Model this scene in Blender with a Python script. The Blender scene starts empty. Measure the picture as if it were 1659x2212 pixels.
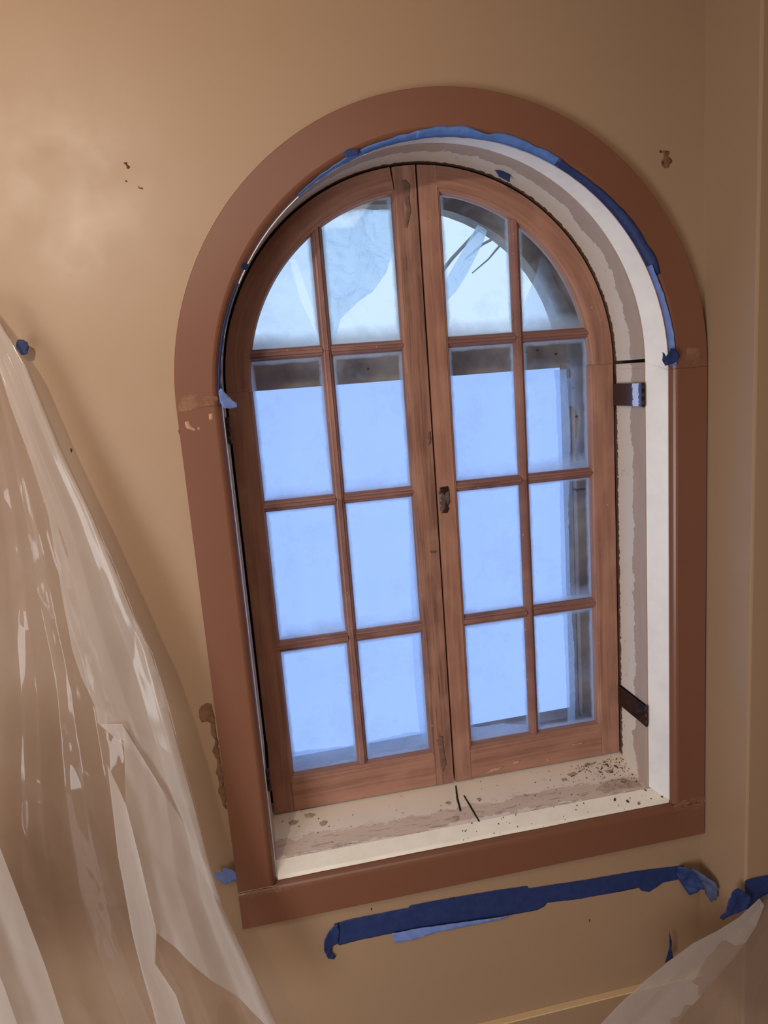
import bpy, bmesh, math, random
from mathutils import Vector, Matrix, noise
from mathutils.geometry import delaunay_2d_cdt
PI = math.pi
random.seed(4)
sc = bpy.context.scene
COL = sc.collection

# ------------------------------------------------------------ camera
cam_d = bpy.data.cameras.new('camera'); cam = bpy.data.objects.new('camera', cam_d); COL.objects.link(cam)
cam_d.sensor_fit = 'HORIZONTAL'; cam_d.sensor_width = 36.0; cam_d.lens = 1550.9 / 1659 * 36.0
cam_d.clip_start = 0.02
R_ = Vector((.978226, -.193362, -.075396)); U_ = Vector((.108271, .165530, .980243)); F_ = Vector((.177061, .967063, -.182861))
m = Matrix((R_, U_, -F_)).transposed().to_4x4(); m.translation = Vector((-.44510, -1.44851, 1.17769))
cam.matrix_world = m
sc.camera = cam
# ------------------------------------------------------------ world: bright overcast sky
w = bpy.data.worlds.new('sky'); sc.world = w; w.use_nodes = True
nt = w.node_tree; bg = nt.nodes['Background']
tc = nt.nodes.new('ShaderNodeTexCoord'); sx = nt.nodes.new('ShaderNodeSeparateXYZ'); rp = nt.nodes.new('ShaderNodeValToRGB')
mr = nt.nodes.new('ShaderNodeMapRange'); mr.inputs[1].default_value = -.6; mr.inputs[2].default_value = .8
nt.links.new(tc.outputs['Generated'], sx.inputs[0]); nt.links.new(sx.outputs[2], mr.inputs[0]); nt.links.new(mr.outputs[0], rp.inputs[0])
nt.links.new(rp.outputs[0], bg.inputs[0])
e_ = rp.color_ramp.elements.new(.55); e_.color = (.61, .79, 1, 1)
rp.color_ramp.elements[0].color = (.58, .75, 1, 1); rp.color_ramp.elements[2].color = (.90, 1.18, 1.55, 1)
bg.inputs[1].default_value = 1.25
# ------------------------------------------------------------ room lamp and added fills
def lamp(name, kind, loc, power, color, target=None, **kw):
    d = bpy.data.lights.new(name, kind); d.energy = power; d.color = color
    for k, v in kw.items(): setattr(d, k, v)
    o = bpy.data.objects.new(name, d); COL.objects.link(o); o.location = loc
    if target is not None: o.rotation_euler = (Vector(target) - Vector(loc)).to_track_quat('-Z', 'Y').to_euler()
    return o
WARM = (1.0, .86, .70)
lamp('ceiling_spotlight', 'SPOT', (-1.05, -1.55, 1.95), 58, WARM, (-.95, .02, 1.6), shadow_soft_size=.03, spot_size=1.85, spot_blend=1.0)
lamp('ceiling_fill', 'AREA', (-.5, -1.9, 2.05), 15, (1.0, .92, .84), (-.5, -1.9, 0), shape='RECTANGLE', size=1.6, size_y=1.2)  # unseen soft fill added under the ceiling
lamp('side_fill', 'AREA', (-2.05, -1.9, .35), 64, (.93, .96, 1.0), (.2, 0, .3), shape='RECTANGLE', size=1.1, size_y=1.3)  # unseen cool fill added at the left; the wall has no window
vs = sc.view_settings; vs.view_transform = 'Standard'; vs.look = 'None'; vs.exposure = 0; vs.gamma = 1; vs.use_curve_mapping = False

# ------------------------------------------------------------ materials
def srgb(r, g, b):
    f = lambda c: (c / 255 / 12.92) if c <= 10 else ((c / 255 + .055) / 1.055) ** 2.4
    return (f(r), f(g), f(b), 1)
class M:
    def __init__(s, name):
        s.m = bpy.data.materials.new(name); s.m.use_nodes = True; s.t = s.m.node_tree; s.b = s.t.nodes['Principled BSDF']; s.out = s.t.nodes['Material Output']
    def n(s, typ, **kw):
        o = s.t.nodes.new('ShaderNode' + typ)
        for k, v in kw.items(): setattr(o, k, v)
        return o
    def l(s, a, b): s.t.links.new(a, b)
    def coord(s, kind='Object', scale=(1, 1, 1)):
        tc = s.n('TexCoord'); mp = s.n('Mapping'); s.l(tc.outputs[kind], mp.inputs[0]); mp.inputs['Scale'].default_value = scale; return mp.outputs[0]
    def noise(s, vec, scale, detail=5, rough=.55, dist=0):
        o = s.n('TexNoise'); s.l(vec, o.inputs['Vector']); o.inputs['Scale'].default_value = scale; o.inputs['Detail'].default_value = detail
        o.inputs['Roughness'].default_value = rough; o.inputs['Distortion'].default_value = dist; return o.outputs[0]
    def ramp(s, fac, stops):
        o = s.n('ValToRGB'); s.l(fac, o.inputs[0]); e = o.color_ramp.elements
        while len(e) < len(stops): e.new(.5)
        for i, (p, c) in enumerate(stops):
            e[i].position = p; e[i].color = c if len(c) == 4 else tuple(c) + (1,)
        return o.outputs[0]
    def mix(s, fac, a, b, blend='MIX'):
        o = s.n('Mix', data_type='RGBA', blend_type=blend)
        for sock, v in ((o.inputs[0], fac), (o.inputs[6], a), (o.inputs[7], b)):
            if isinstance(v, (int, float)): sock.default_value = v
            elif isinstance(v, tuple): sock.default_value = v
            else: s.l(v, sock)
        return o.outputs[2]
    def math(s, op, a, b=0.0, c=None):
        o = s.n('Math', operation=op)
        for i, v in enumerate((a, b) if c is None else (a, b, c)):
            if isinstance(v, (int, float)): o.inputs[i].default_value = v
            else: s.l(v, o.inputs[i])
        return o.outputs[0]
    def mapr(s, v, a, b, c=0., d=1.):
        o = s.n('MapRange'); s.l(v, o.inputs[0])
        for i, x in enumerate((a, b, c, d)): o.inputs[i + 1].default_value = x
        return o.outputs[0]
    def bump(s, h, strength=.3, dist=.002):
        o = s.n('Bump'); s.l(h, o.inputs['Height']); o.inputs['Strength'].default_value = strength; o.inputs['Distance'].default_value = dist
        s.l(o.outputs[0], s.b.inputs['Normal']); return o.outputs[0]
    def set(s, color=None, rough=None, metal=None, spec=None):
        for k, v in (('Base Color', color), ('Roughness', rough), ('Metallic', metal), ('Specular IOR Level', spec)):
            if v is None: continue
            if isinstance(v, (int, float, tuple)): s.b.inputs[k].default_value = v
            else: s.l(v, s.b.inputs[k])
        return s
W1, B1 = (1, 1, 1, 1), (0, 0, 0, 1)

def mat_wall():
    s = M('beige_wall_paint'); v = s.coord()
    c = s.mix(s.noise(v, 2.2, 3), srgb(158, 130, 103), srgb(152, 123, 97))
    s.set(c, s.mapr(s.noise(v, 9, 3), .3, .7, .36, .48), spec=.45)
    b = s.math('ADD', s.math('MULTIPLY', s.noise(v, 1.8, 2), 2.0), s.math('MULTIPLY', s.noise(v, 55, 4), .12))
    s.bump(b, .5, .0025); return s.m
def mat_brown():
    s = M('brown_casing_primer'); v = s.coord()
    c = s.mix(s.noise(v, 3.5, 4), srgb(119, 77, 58), srgb(110, 70, 53))
    sc_ = s.ramp(s.noise(v, 30, 6, .7), [(.70, B1), (.76, (.35, .35, .35, 1))])
    c = s.mix(sc_, c, srgb(170, 128, 100))
    s.set(c, .33, spec=.5); s.bump(s.noise(v, 90, 3), .08, .001); return s.m
def mat_wood(name, base, dark, light, grain=.5, rough=.48):
    s = M(name); v = s.coord('UV', (2.4, 55, 1)); v2 = s.coord('UV', (6, 160, 1)); v3 = s.coord('UV', (9, 14, 1))
    g = s.noise(v, 1.0, 5, .65, .6); g2 = s.noise(v2, 1.0, 3, .6, .2); bl = s.noise(v3, 1.0, 3)
    c = s.mix(s.mapr(g, .26, .66), dark, base)
    c = s.mix(s.math('MULTIPLY', s.mapr(g2, .52, .75), grain), c, dark)
    c = s.mix(s.math('MULTIPLY', s.mapr(bl, .45, .8), .5), c, light)
    v4 = s.coord('Object'); sp = s.mapr(s.noise(v4, 130, 2, .5), .735, .76)
    c = s.mix(s.math('MULTIPLY', sp, .6), c, srgb(205, 180, 160))
    s.set(c, s.mapr(bl, .3, .7, rough - .08, rough + .12), spec=.35)
    s.bump(s.math('ADD', g, s.math('MULTIPLY', g2, .6)), .35 * grain + .1, .0012); return s.m
def mat_paint(name, base, bare, mode, axis_lo, axis_hi, amount=1.0):
    """painted wood; paint has flaked off along a strip between axis_lo and axis_hi of the depth coordinate"""
    s = M(name); tcn = s.n('TexCoord'); sp = s.n('SeparateXYZ'); s.l(tcn.outputs['Object'], sp.inputs[0])
    v = s.coord(); y = sp.outputs[1]
    jag = s.math('MULTIPLY', s.math('SUBTRACT', s.noise(v, 11, 6, .75), .5), .085)
    jag2 = s.math('MULTIPLY', s.math('SUBTRACT', s.noise(v, 60, 3, .6), .5), .010)
    yy = s.math('ADD', s.math('ADD', y, jag), jag2)
    hi = s.mapr(yy, axis_hi - .0004, axis_hi + .0004, 1, 0); lo = s.mapr(yy, axis_lo - .0004, axis_lo + .0004)
    mask = s.math('MULTIPLY', hi, lo)
    ch = s.mapr(s.noise(v, 42, 5, .75), .66, .67)
    ch = s.math('MULTIPLY', ch, amount)
    mask = s.math('MAXIMUM', mask, ch)
    st = s.noise(s.coord('Object', (1, 1, .12)) if mode == 'v' else s.coord('Object', (.12, 1, 1)), 60, 5, .6)
    barec = s.mix(st, bare, tuple(min(1, c * 1.35) for c in bare[:3]) + (1,))
    pc = s.mix(s.noise(v, 10, 4), base, tuple(c * .9 for c in base[:3]) + (1,))
    edge = s.mapr(s.noise(v, 25, 6, .8), .6, .75, 0, .35)
    pc = s.mix(edge, pc, bare)
    fin = s.mix(mask, pc, barec)
    if mode == 'v':
        crud = s.mapr(s.math('ADD', y, s.math('MULTIPLY', s.math('SUBTRACT', s.noise(v, 70, 5, .75), .5), .03)), .1705, .1715)
        fin = s.mix(crud, fin, srgb(92, 70, 60))
    else:
        scr = s.math('MULTIPLY', s.mapr(s.noise(s.coord('Object', (.18, 1, 1)), 120, 4, .7), .56, .60), s.mapr(yy, .07, .125, 1, 0))
        fin = s.mix(s.math('MULTIPLY', scr, .6), fin, srgb(150, 124, 110))
    s.set(fin, .5, spec=.35)
    s.bump(s.math('ADD', s.math('SUBTRACT', 1.0, mask), s.math('MULTIPLY', st, .2)), .8, .0012); return s.m
def mat_simple(name, col, rough=.5, metal=0., spec=.5, nz=None, bump=None):
    s = M(name); v = s.coord()
    if nz: col = s.mix(s.mapr(s.noise(v, nz[0], 4, .6), .35, .65), col, nz[1])
    s.set(col, rough, metal, spec)
    if bump: s.bump(s.noise(v, bump[0], 4), bump[1], .001)
    return s.m
def mat_film(name, milk, tint, opac, rough=.1, spec_w=.25, crinkle=.4, nscale=18, translucent=.5, stretch=(1, 1, 1), coordk='Object'):
    """thin polythene: clear + milky scatter + sheen"""
    s = M(name); s.t.nodes.remove(s.b); v = s.coord(coordk, stretch)
    b = s.n('Bump'); h = s.math('ADD', s.noise(v, nscale, 4, .6, .8), s.math('MULTIPLY', s.noise(v, nscale * 4, 3, .5), .12))
    s.l(h, b.inputs['Height']); b.inputs['Strength'].default_value = crinkle; b.inputs['Distance'].default_value = .01
    tr = s.n('BsdfTransparent'); tr.inputs[0].default_value = tint
    df = s.n('BsdfDiffuse'); df.inputs[0].default_value = milk; s.l(b.outputs[0], df.inputs['Normal'])
    tl = s.n('BsdfTranslucent'); tl.inputs[0].default_value = milk; s.l(b.outputs[0], tl.inputs['Normal'])
    m1 = s.n('MixShader'); m1.inputs[0].default_value = translucent; s.l(df.outputs[0], m1.inputs[1]); s.l(tl.outputs[0], m1.inputs[2])
    m2 = s.n('MixShader')
    lw = s.n('LayerWeight'); lw.inputs[0].default_value = .35; s.l(b.outputs[0], lw.inputs['Normal'])
    op = s.math('ADD', s.math('MULTIPLY', lw.outputs['Facing'], .6), s.math('ADD', opac - .12, s.math('MULTIPLY', s.noise(v, nscale * .5, 4), .16)))
    s.l(s.math('MINIMUM', op, .95), m2.inputs[0]); s.l(tr.outputs[0], m2.inputs[1]); s.l(m1.outputs[0], m2.inputs[2])
    gl = s.n('BsdfGlossy'); gl.inputs['Roughness'].default_value = rough; s.l(b.outputs[0], gl.inputs['Normal'])
    m3 = s.n('MixShader'); fr = s.n('Fresnel'); fr.inputs[0].default_value = 1.5; s.l(b.outputs[0], fr.inputs['Normal'])
    s.l(s.math('ADD', s.math('MULTIPLY', fr.outputs[0], .13), spec_w * .03), m3.inputs[0]); s.l(m2.outputs[0], m3.inputs[1]); s.l(gl.outputs[0], m3.inputs[2])
    s.l(m3.outputs[0], s.out.inputs[0]); return s.m
def mat_glass():
    s = M('dusty_window_glass'); s.t.nodes.remove(s.b)
    tcn = s.n('TexCoord'); sp = s.n('SeparateXYZ'); s.l(tcn.outputs['UV'], sp.inputs[0]); v = s.coord()
    u, vv = sp.outputs[0], sp.outputs[1]
    nz = s.noise(v, 22, 5, .65); nz2 = s.noise(v, 90, 3, .6)
    du = s.math('MINIMUM', u, s.math('SUBTRACT', .159, u)); dv = s.math('MINIMUM', s.math('MULTIPLY', vv, .62), s.math('SUBTRACT', .312, vv))
    d = s.math('MINIMUM', du, dv)
    band = s.mapr(s.math('SUBTRACT', d, s.math('MULTIPLY', nz, .012)), -.004, .004, .55, 0)
    low = s.mapr(s.math('SUBTRACT', vv, s.math('MULTIPLY', nz, .035)), -.012, .022, .6, 0)
    low = s.math('MULTIPLY', low, s.mapr(s.noise(v, 2.6, 2), .38, .6, .15, 1))
    spots = s.math('MULTIPLY', s.mapr(s.noise(v, 9, 5, .7), .52, .70), .10)
    rim = s.mapr(d, .0005, .0022, .75, 0)
    dirt = s.math('MAXIMUM', s.math('MAXIMUM', s.math('MAXIMUM', band, low), rim), s.math('ADD', spots, .03))
    tr = s.n('BsdfTransparent'); tr.inputs[0].default_value = (.97, .985, 1, 1)
    df = s.n('BsdfDiffuse'); df.inputs[0].default_value = srgb(170, 175, 185)
    tl = s.n('BsdfTranslucent'); tl.inputs[0].default_value = srgb(236, 240, 245)
    a = s.n('MixShader'); a.inputs[0].default_value = .72; s.l(df.outputs[0], a.inputs[1]); s.l(tl.outputs[0], a.inputs[2])
    b = s.n('MixShader'); s.l(dirt, b.inputs[0]); s.l(tr.outputs[0], b.inputs[1]); s.l(a.outputs[0], b.inputs[2])
    gl = s.n('BsdfGlossy'); gl.inputs['Roughness'].default_value = .04
    c = s.n('MixShader'); c.inputs[0].default_value = .045; s.l(b.outputs[0], c.inputs[1]); s.l(gl.outputs[0], c.inputs[2])
    s.l(c.outputs[0], s.out.inputs[0]); return s.m
def mat_smear(name, col, lo, hi, scale):
    s = M(name); v = s.coord(); s.set(col, .7); al = s.mapr(s.noise(v, scale, 5, .65), lo, hi); s.l(al, s.b.inputs['Alpha']); return s.m

WALL = mat_wall(); BROWN = mat_brown()
WOOD = mat_wood('reddish_stained_wood', srgb(162, 117, 97), srgb(122, 84, 72), srgb(182, 136, 112), .35)
WOODM = mat_wood('coarse_grained_wood', srgb(156, 112, 94), srgb(86, 58, 50), srgb(180, 134, 110), 1.0, .5)
WOODD = mat_wood('dark_muntin_wood', srgb(144, 102, 92), srgb(94, 64, 60), srgb(172, 130, 114), .8, .45)
JAMB = mat_paint('flaking_jamb_paint', srgb(214, 202, 190), srgb(160, 141, 128), 'v', .02, .104, .8)
SILL = mat_paint('worn_sill_paint', srgb(236, 222, 206), srgb(196, 176, 160), 'h', .055, .100, 1.0)
WHITE = mat_simple('clean_white_paint', srgb(224, 222, 222), .38, spec=.4, nz=(14, srgb(214, 211, 212)), bump=(60, .1))
CREAM = mat_simple('cream_sill_paint', srgb(246, 238, 222), .4, spec=.4, nz=(18, srgb(238, 228, 208)), bump=(60, .12))
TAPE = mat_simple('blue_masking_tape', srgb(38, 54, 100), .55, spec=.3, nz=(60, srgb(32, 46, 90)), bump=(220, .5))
TAPEB = mat_simple('window_lit_blue_tape', srgb(86, 120, 184), .55, spec=.3, nz=(60, srgb(74, 106, 168)), bump=(220, .5))  # window light on the arch tape put into its colour
TAPEG = mat_simple('grey_blue_tape', srgb(78, 86, 112), .6, spec=.3, nz=(60, srgb(60, 68, 96)), bump=(220, .5))  # greyer blue for the see-through twisted tail
TAPEL = mat_simple('pale_lit_tape_back', srgb(112, 132, 188), .6, spec=.3, nz=(60, srgb(96, 118, 176)), bump=(220, .5))  # pale tape back; light on the petal flap put into the same colour
METAL = mat_simple('dark_polished_steel', srgb(88, 80, 80), .16, .95, nz=(40, srgb(66, 52, 48)))
def mat_glint():  # steel leaf with a bright reflection painted in as a ragged band
    s = M('steel_painted_glint'); tcn = s.n('TexCoord'); sp = s.n('SeparateXYZ'); s.l(tcn.outputs['Object'], sp.inputs[0]); v = s.coord()
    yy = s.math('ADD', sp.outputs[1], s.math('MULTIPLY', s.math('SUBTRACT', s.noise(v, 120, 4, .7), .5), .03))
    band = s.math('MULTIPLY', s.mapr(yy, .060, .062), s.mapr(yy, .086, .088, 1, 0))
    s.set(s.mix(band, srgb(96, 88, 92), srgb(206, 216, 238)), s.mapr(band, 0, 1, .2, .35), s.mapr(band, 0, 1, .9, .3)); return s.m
GLINT = mat_glint()
RUST = mat_simple('rusty_steel', srgb(74, 46, 38), .45, .6, nz=(60, srgb(50, 34, 30)), bump=(200, .4))
ZINC = mat_simple('dull_grey_plate', srgb(104, 88, 82), .5, .3, nz=(50, srgb(84, 68, 62)), bump=(150, .3))
BAREL = mat_simple('pale_scraped_wood', srgb(192, 170, 152), .8, nz=(60, srgb(160, 138, 122)))
SCARW = mat_simple('worn_dent_in_wood', srgb(116, 84, 70), .8, nz=(70, srgb(92, 64, 54)))
BARE = mat_simple('bare_grey_brown_wood', srgb(158, 138, 122), .8, nz=(70, srgb(122, 102, 90)))
CHIP = mat_simple('dark_paint_chips', srgb(96, 72, 60), .8, nz=(90, srgb(60, 42, 36)))
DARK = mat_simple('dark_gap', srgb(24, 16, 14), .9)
SCAR = mat_simple('brown_plaster_scar', srgb(120, 86, 58), .8, nz=(60, srgb(96, 64, 42)))
SCARD = mat_simple('dark_plaster_hole', srgb(84, 54, 34), .9)
FILLER = mat_simple('pale_filler', srgb(180, 140, 112), .7, nz=(60, srgb(160, 118, 92)))
SMEAR = mat_smear('filler_dust', srgb(158, 114, 84), .42, .80, 30)
BUCK = mat_simple('weathered_grey_lumber', srgb(150, 138, 128), .8, nz=(14, srgb(116, 104, 98)), bump=(70, .5))
BARK = mat_simple('bark', srgb(110, 112, 112), .9)
FLOORM = mat_simple('subfloor_boards', srgb(150, 118, 88), .6, nz=(5, srgb(130, 98, 70)))
LEDGE = mat_simple('ledge_lit_top', srgb(214, 184, 140), .5)
CEIL = mat_simple('ceiling_paint', srgb(220, 200, 176), .7)
PLASTIC = mat_film('milky_polythene', srgb(208, 188, 174), (.88, .86, .84, 1), .19, .07, .3, .10, 4, .5, (1, 1, .5))
PLASTIC2 = mat_film('milky_polythene_fold', srgb(228, 218, 210), (.93, .92, .91, 1), .50, .11, .3, .10, 4, .5, (1, 1, .5))
SHEET = mat_film('backlit_window_polythene', (.56, .66, .96, 1), (.60, .74, 1, 1), .97, .35, .05, .25, 3, .85)
RAG = mat_film('crumpled_torn_polythene', (.66, .78, .88, 1), (.72, .82, .90, 1), .74, .3, .1, 1.8, 13, .85)
HAZE = mat_film('clear_loose_polythene', (.82, .90, 1, 1), (.88, .93, 1, 1), .34, .25, .1, .8, 10, .8)
GLASS = mat_glass()
HAZESTRIP = mat_film('haze_strip_film', (.86, .93, 1, 1), (.85, .92, 1, 1), .55, .3, .1, .8, 12, .8)  # film for the added pale strips behind the glass

# ------------------------------------------------------------ builders
def tag(o, label=None, cat=None, group=None, kind=None):
    for k, v in (('label', label), ('category', cat), ('group', group), ('kind', kind)):
        if v: o[k] = v
    return o
def link(name, me, mat=None, parent=None, smooth=False):
    o = bpy.data.objects.new(name, me); COL.objects.link(o)
    if mat:
        for q in (mat if isinstance(mat, (list, tuple)) else [mat]): me.materials.append(q)
    if parent: o.parent = parent
    if smooth:
        for p in me.polygons: p.use_smooth = True
    return o
def empty(name, **kw):
    o = bpy.data.objects.new(name, None); o.empty_display_size = .05; COL.objects.link(o); return tag(o, **kw)
def bevel(o, w=.0015, seg=2, ang=.6):
    b = o.modifiers.new('bevel', 'BEVEL'); b.width = w; b.segments = seg; b.limit_method = 'ANGLE'; b.angle_limit = ang
    return o
def fixn(me):
    bm = bmesh.new(); bm.from_mesh(me); bmesh.ops.recalc_face_normals(bm, faces=bm.faces); bm.to_mesh(me); bm.free()
def mesh_from(vs, fs, uvs=None, name='mesh'):
    me = bpy.data.meshes.new(name); me.from_pydata([tuple(v) for v in vs], [], fs)
    if uvs:
        l = me.uv_layers.new(name='UVMap')
        for lp in me.loops: l.data[lp.index].uv = uvs[lp.vertex_index]
    me.update(); fixn(me); return me
def box(name, a, b, mat, parent=None, bev=0.0):
    (x0, y0, z0), (x1, y1, z1) = a, b
    vs = [(x, y, z) for x in (x0, x1) for y in (y0, y1) for z in (z0, z1)]
    fs = [(0, 1, 3, 2), (4, 6, 7, 5), (0, 4, 5, 1), (2, 3, 7, 6), (0, 2, 6, 4), (1, 5, 7, 3)]
    horiz = (x1 - x0) > (z1 - z0)
    uvs = [((v[0], v[2] + v[1]) if horiz else (v[2], v[0] + v[1])) for v in vs]
    o = link(name, mesh_from(vs, fs, uvs), mat, parent)
    if bev: bevel(o, bev)
    return o
def sweep(name, prof, path, mat, parent=None, bev=0., smooth=False, uoff=0., wobble=0.):
    """prof [(w, y)] closed loop; path [(x, z, nx, nz)]"""
    vs, uvs = [], []; u = uoff; n = len(prof); last = None
    pl = [0]
    for i in range(1, n): pl.append(pl[-1] + math.dist(prof[i], prof[i - 1]))
    for (x, z, nx, nz) in path:
        if last: u += math.dist(last, (x, z))
        last = (x, z)
        for i, (w_, y) in enumerate(prof):
            wv = w_ + (wobble * noise.noise(Vector((u * 40, i * 3.1, 7))) if wobble else 0)
            vs.append((x + wv * nx, y, z + wv * nz)); uvs.append((u, w_ + y))
    fs = []
    for k in range(len(path) - 1):
        for i in range(n):
            j = (i + 1) % n; fs.append((k * n + i, k * n + j, (k + 1) * n + j, (k + 1) * n + i))
    fs.append(tuple(range(n))); fs.append(tuple((len(path) - 1) * n + i for i in range(n)))
    o = link(name, mesh_from(vs, fs, uvs), mat, parent, smooth)
    if bev: bevel(o, bev)
    return o
def arc(cx, cz, r, a0, a1, n, inward=True):
    s = -1 if inward else 1; out = []
    for i in range(n + 1):
        t = math.radians(a0 + (a1 - a0) * i / n); out.append((cx + r * math.cos(t), cz + r * math.sin(t), s * math.cos(t), s * math.sin(t)))
    return out
def prism(name, outline, y0, y1, mat, parent=None, bev=0., uv0=None):
    n = len(outline); vs = [(x, y0, z) for x, z in outline] + [(x, y1, z) for x, z in outline]
    fs = [tuple(range(n)), tuple(range(n, 2 * n))] + [(i, (i + 1) % n, n + (i + 1) % n, n + i) for i in range(n)]
    if uv0 is None: uvs = [(v[2], v[0] + v[1]) for v in vs]
    else: uvs = [(v[0] - uv0[0], v[2] - uv0[1]) for v in vs]
    o = link(name, mesh_from(vs, fs, uvs), mat, parent)
    if bev: bevel(o, bev)
    return o
def dense_inside(pts, step):
    """2-D points -> triangulated mesh of the outline with inner points every `step`"""
    n = len(pts); vs = []
    for i in range(n):
        a, b = Vector(pts[i]), Vector(pts[(i + 1) % n]); k = max(1, int((b - a).length / step))
        for j in range(k): vs.append(a.lerp(b, j / k))
    nb = len(vs); poly = [tuple(v) for v in vs]
    def inside(x, y):
        c = False; j = nb - 1
        for i in range(nb):
            xi, yi = poly[i]; xj, yj = poly[j]
            if (yi > y) != (yj > y) and x < (xj - xi) * (y - yi) / (yj - yi) + xi: c = not c
            j = i
        return c
    xs = [p[0] for p in poly]; ys = [p[1] for p in poly]; y = min(ys) + step * .5; row = 0
    while y < max(ys):
        x = min(xs) + step * (.5 if row % 2 else .1)
        while x < max(xs):
            if inside(x, y): vs.append(Vector((x, y)))
            x += step
        y += step * .87; row += 1
    v2, e2, f2, *_ = delaunay_2d_cdt(vs, [], [list(range(nb))], 1, 1e-6)
    return v2, f2
def patch(name, outline, mat, parent=None, thick=.0004, step=.01, disp=None, jag=0., smooth=True, plane='xz', edge_sub=0):
    """thin irregular piece lying on a surface. outline: 3-D points; disp(u, v) pushes it out of the surface"""
    pts = [Vector(p) for p in outline]
    if jag:
        q = []
        for i, p in enumerate(pts):
            r = pts[(i + 1) % len(pts)]; k = max(1, int((r - p).length / .006))
            for j in range(k):
                t = p.lerp(r, j / k); nn = noise.noise_vector(t * 90) * jag; q.append(t + Vector((nn.x, 0, nn.z)) if plane != 'yz' else t + Vector((0, nn.x, nn.z)))
        pts = q
    ia, ib, ic = {'xz': (0, 2, 1), 'yz': (1, 2, 0), 'xy': (0, 1, 2)}[plane]
    # least-squares plane ic = a*ia + b*ib + c
    cm = sum(pts, Vector()) / len(pts); saa = sab = sbb = sac = sbc = 0.0
    for p in pts:
        a, b, c = p[ia] - cm[ia], p[ib] - cm[ib], p[ic] - cm[ic]
        saa += a * a; sab += a * b; sbb += b * b; sac += a * c; sbc += b * c
    det = saa * sbb - sab * sab
    ga, gb = ((sac * sbb - sbc * sab) / det, (sbc * saa - sac * sab) / det) if det > 1e-18 else (0, 0)
    v2, f2 = dense_inside([(p[ia], p[ib]) for p in pts], step)
    vs = []
    for v in v2:
        c = cm[ic] + ga * (v.x - cm[ia]) + gb * (v.y - cm[ib])
        if disp: c += disp(v.x, v.y)
        q = [0, 0, 0]; q[ia], q[ib], q[ic] = v.x, v.y, c; vs.append(q)
    me = mesh_from(vs, [tuple(f) for f in f2]); o = link(name, me, mat, parent, smooth)
    if thick:
        s = o.modifiers.new('thickness', 'SOLIDIFY'); s.thickness = thick; s.offset = 0
    return o
def tube(name, pts, r, mat, parent=None, seg=8):
    vs, fs = [], []
    for k, p in enumerate(pts):
        p = Vector(p); d = (Vector(pts[min(k + 1, len(pts) - 1)]) - Vector(pts[max(k - 1, 0)])).normalized()
        a = d.orthogonal().normalized(); b = d.cross(a); rr = r[k] if isinstance(r, (list, tuple)) else r
        for i in range(seg):
            t = 2 * PI * i / seg; vs.append(p + a * rr * math.cos(t) + b * rr * math.sin(t))
    for k in range(len(pts) - 1):
        for i in range(seg): j = (i + 1) % seg; fs.append((k * seg + i, k * seg + j, (k + 1) * seg + j, (k + 1) * seg + i))
    fs += [tuple(range(seg)), tuple((len(pts) - 1) * seg + i for i in range(seg))]
    return link(name, mesh_from(vs, fs), mat, parent, True)

# ------------------------------------------------------------ room shell
A, H = .57, 1.149                 # casing half width, spring line
CX, HS = -.018, 1.171             # centre of the sashes
def wall_with_opening():
    hole = [(-.50, .085), (-.50, H)] + [(.5 * math.cos(math.radians(t)), H + .5 * math.sin(math.radians(t))) for t in range(174, 5, -6)] + [(.50, H), (.50, .085)]
    outer = [(-2.2, -1.0), (-2.2, 2.15), (.62, 2.15), (.62, -1.0)]
    bm = bmesh.new()
    def loop(ps):
        v = [bm.verts.new((x, .022, z)) for x, z in ps]
        return [bm.edges.new((v[i], v[(i + 1) % len(v)])) for i in range(len(v))]
    e = loop(hole) + loop(outer)
    bmesh.ops.triangle_fill(bm, edges=e, use_beauty=True)
    r = bmesh.ops.extrude_face_region(bm, geom=list(bm.faces))
    for v in [g for g in r['geom'] if isinstance(g, bmesh.types.BMVert)]: v.co.y = .30
    bmesh.ops.recalc_face_normals(bm, faces=bm.faces)
    me = bpy.data.meshes.new('wall_front'); bm.to_mesh(me); bm.free()
    return tag(link('wall_front', me, WALL), kind='structure')
wall = wall_with_opening()
def shell(name, a, b, mat, bev=0.): return tag(box(name, a, b, mat, None, bev), kind='structure')
wr = shell('wall_right', (.5735, -.147, -1.0), (1.8, .32, 2.15), WALL, .005)
shell('floor', (-2.3, -3.1, -1.05), (1.9, .3, -1.0), FLOORM)
shell('ceiling', (-2.3, -3.1, 2.15), (1.9, .3, 2.2), CEIL)
shell('wall_left', (-2.3, -3.1, -1.0), (-2.2, .3, 2.15), WALL)
shell('wall_back', (-2.2, -3.1, -1.0), (1.8, -3.0, 2.15), WALL)
shell('wall_east', (1.8, -3.1, -1.0), (1.9, .3, 2.15), WALL)
tr2 = tag(box('trim_2', (-2.2, .004, -1.0), (.5733, .0219, -.4155), WALL, None, .001), kind='structure')
box('ledge_strip', (-2.2, .0035, -.4153), (.5733, .0219, -.4120), LEDGE, tr2, .001)  # lamp light on the ledge top put into a paler colour

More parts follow.
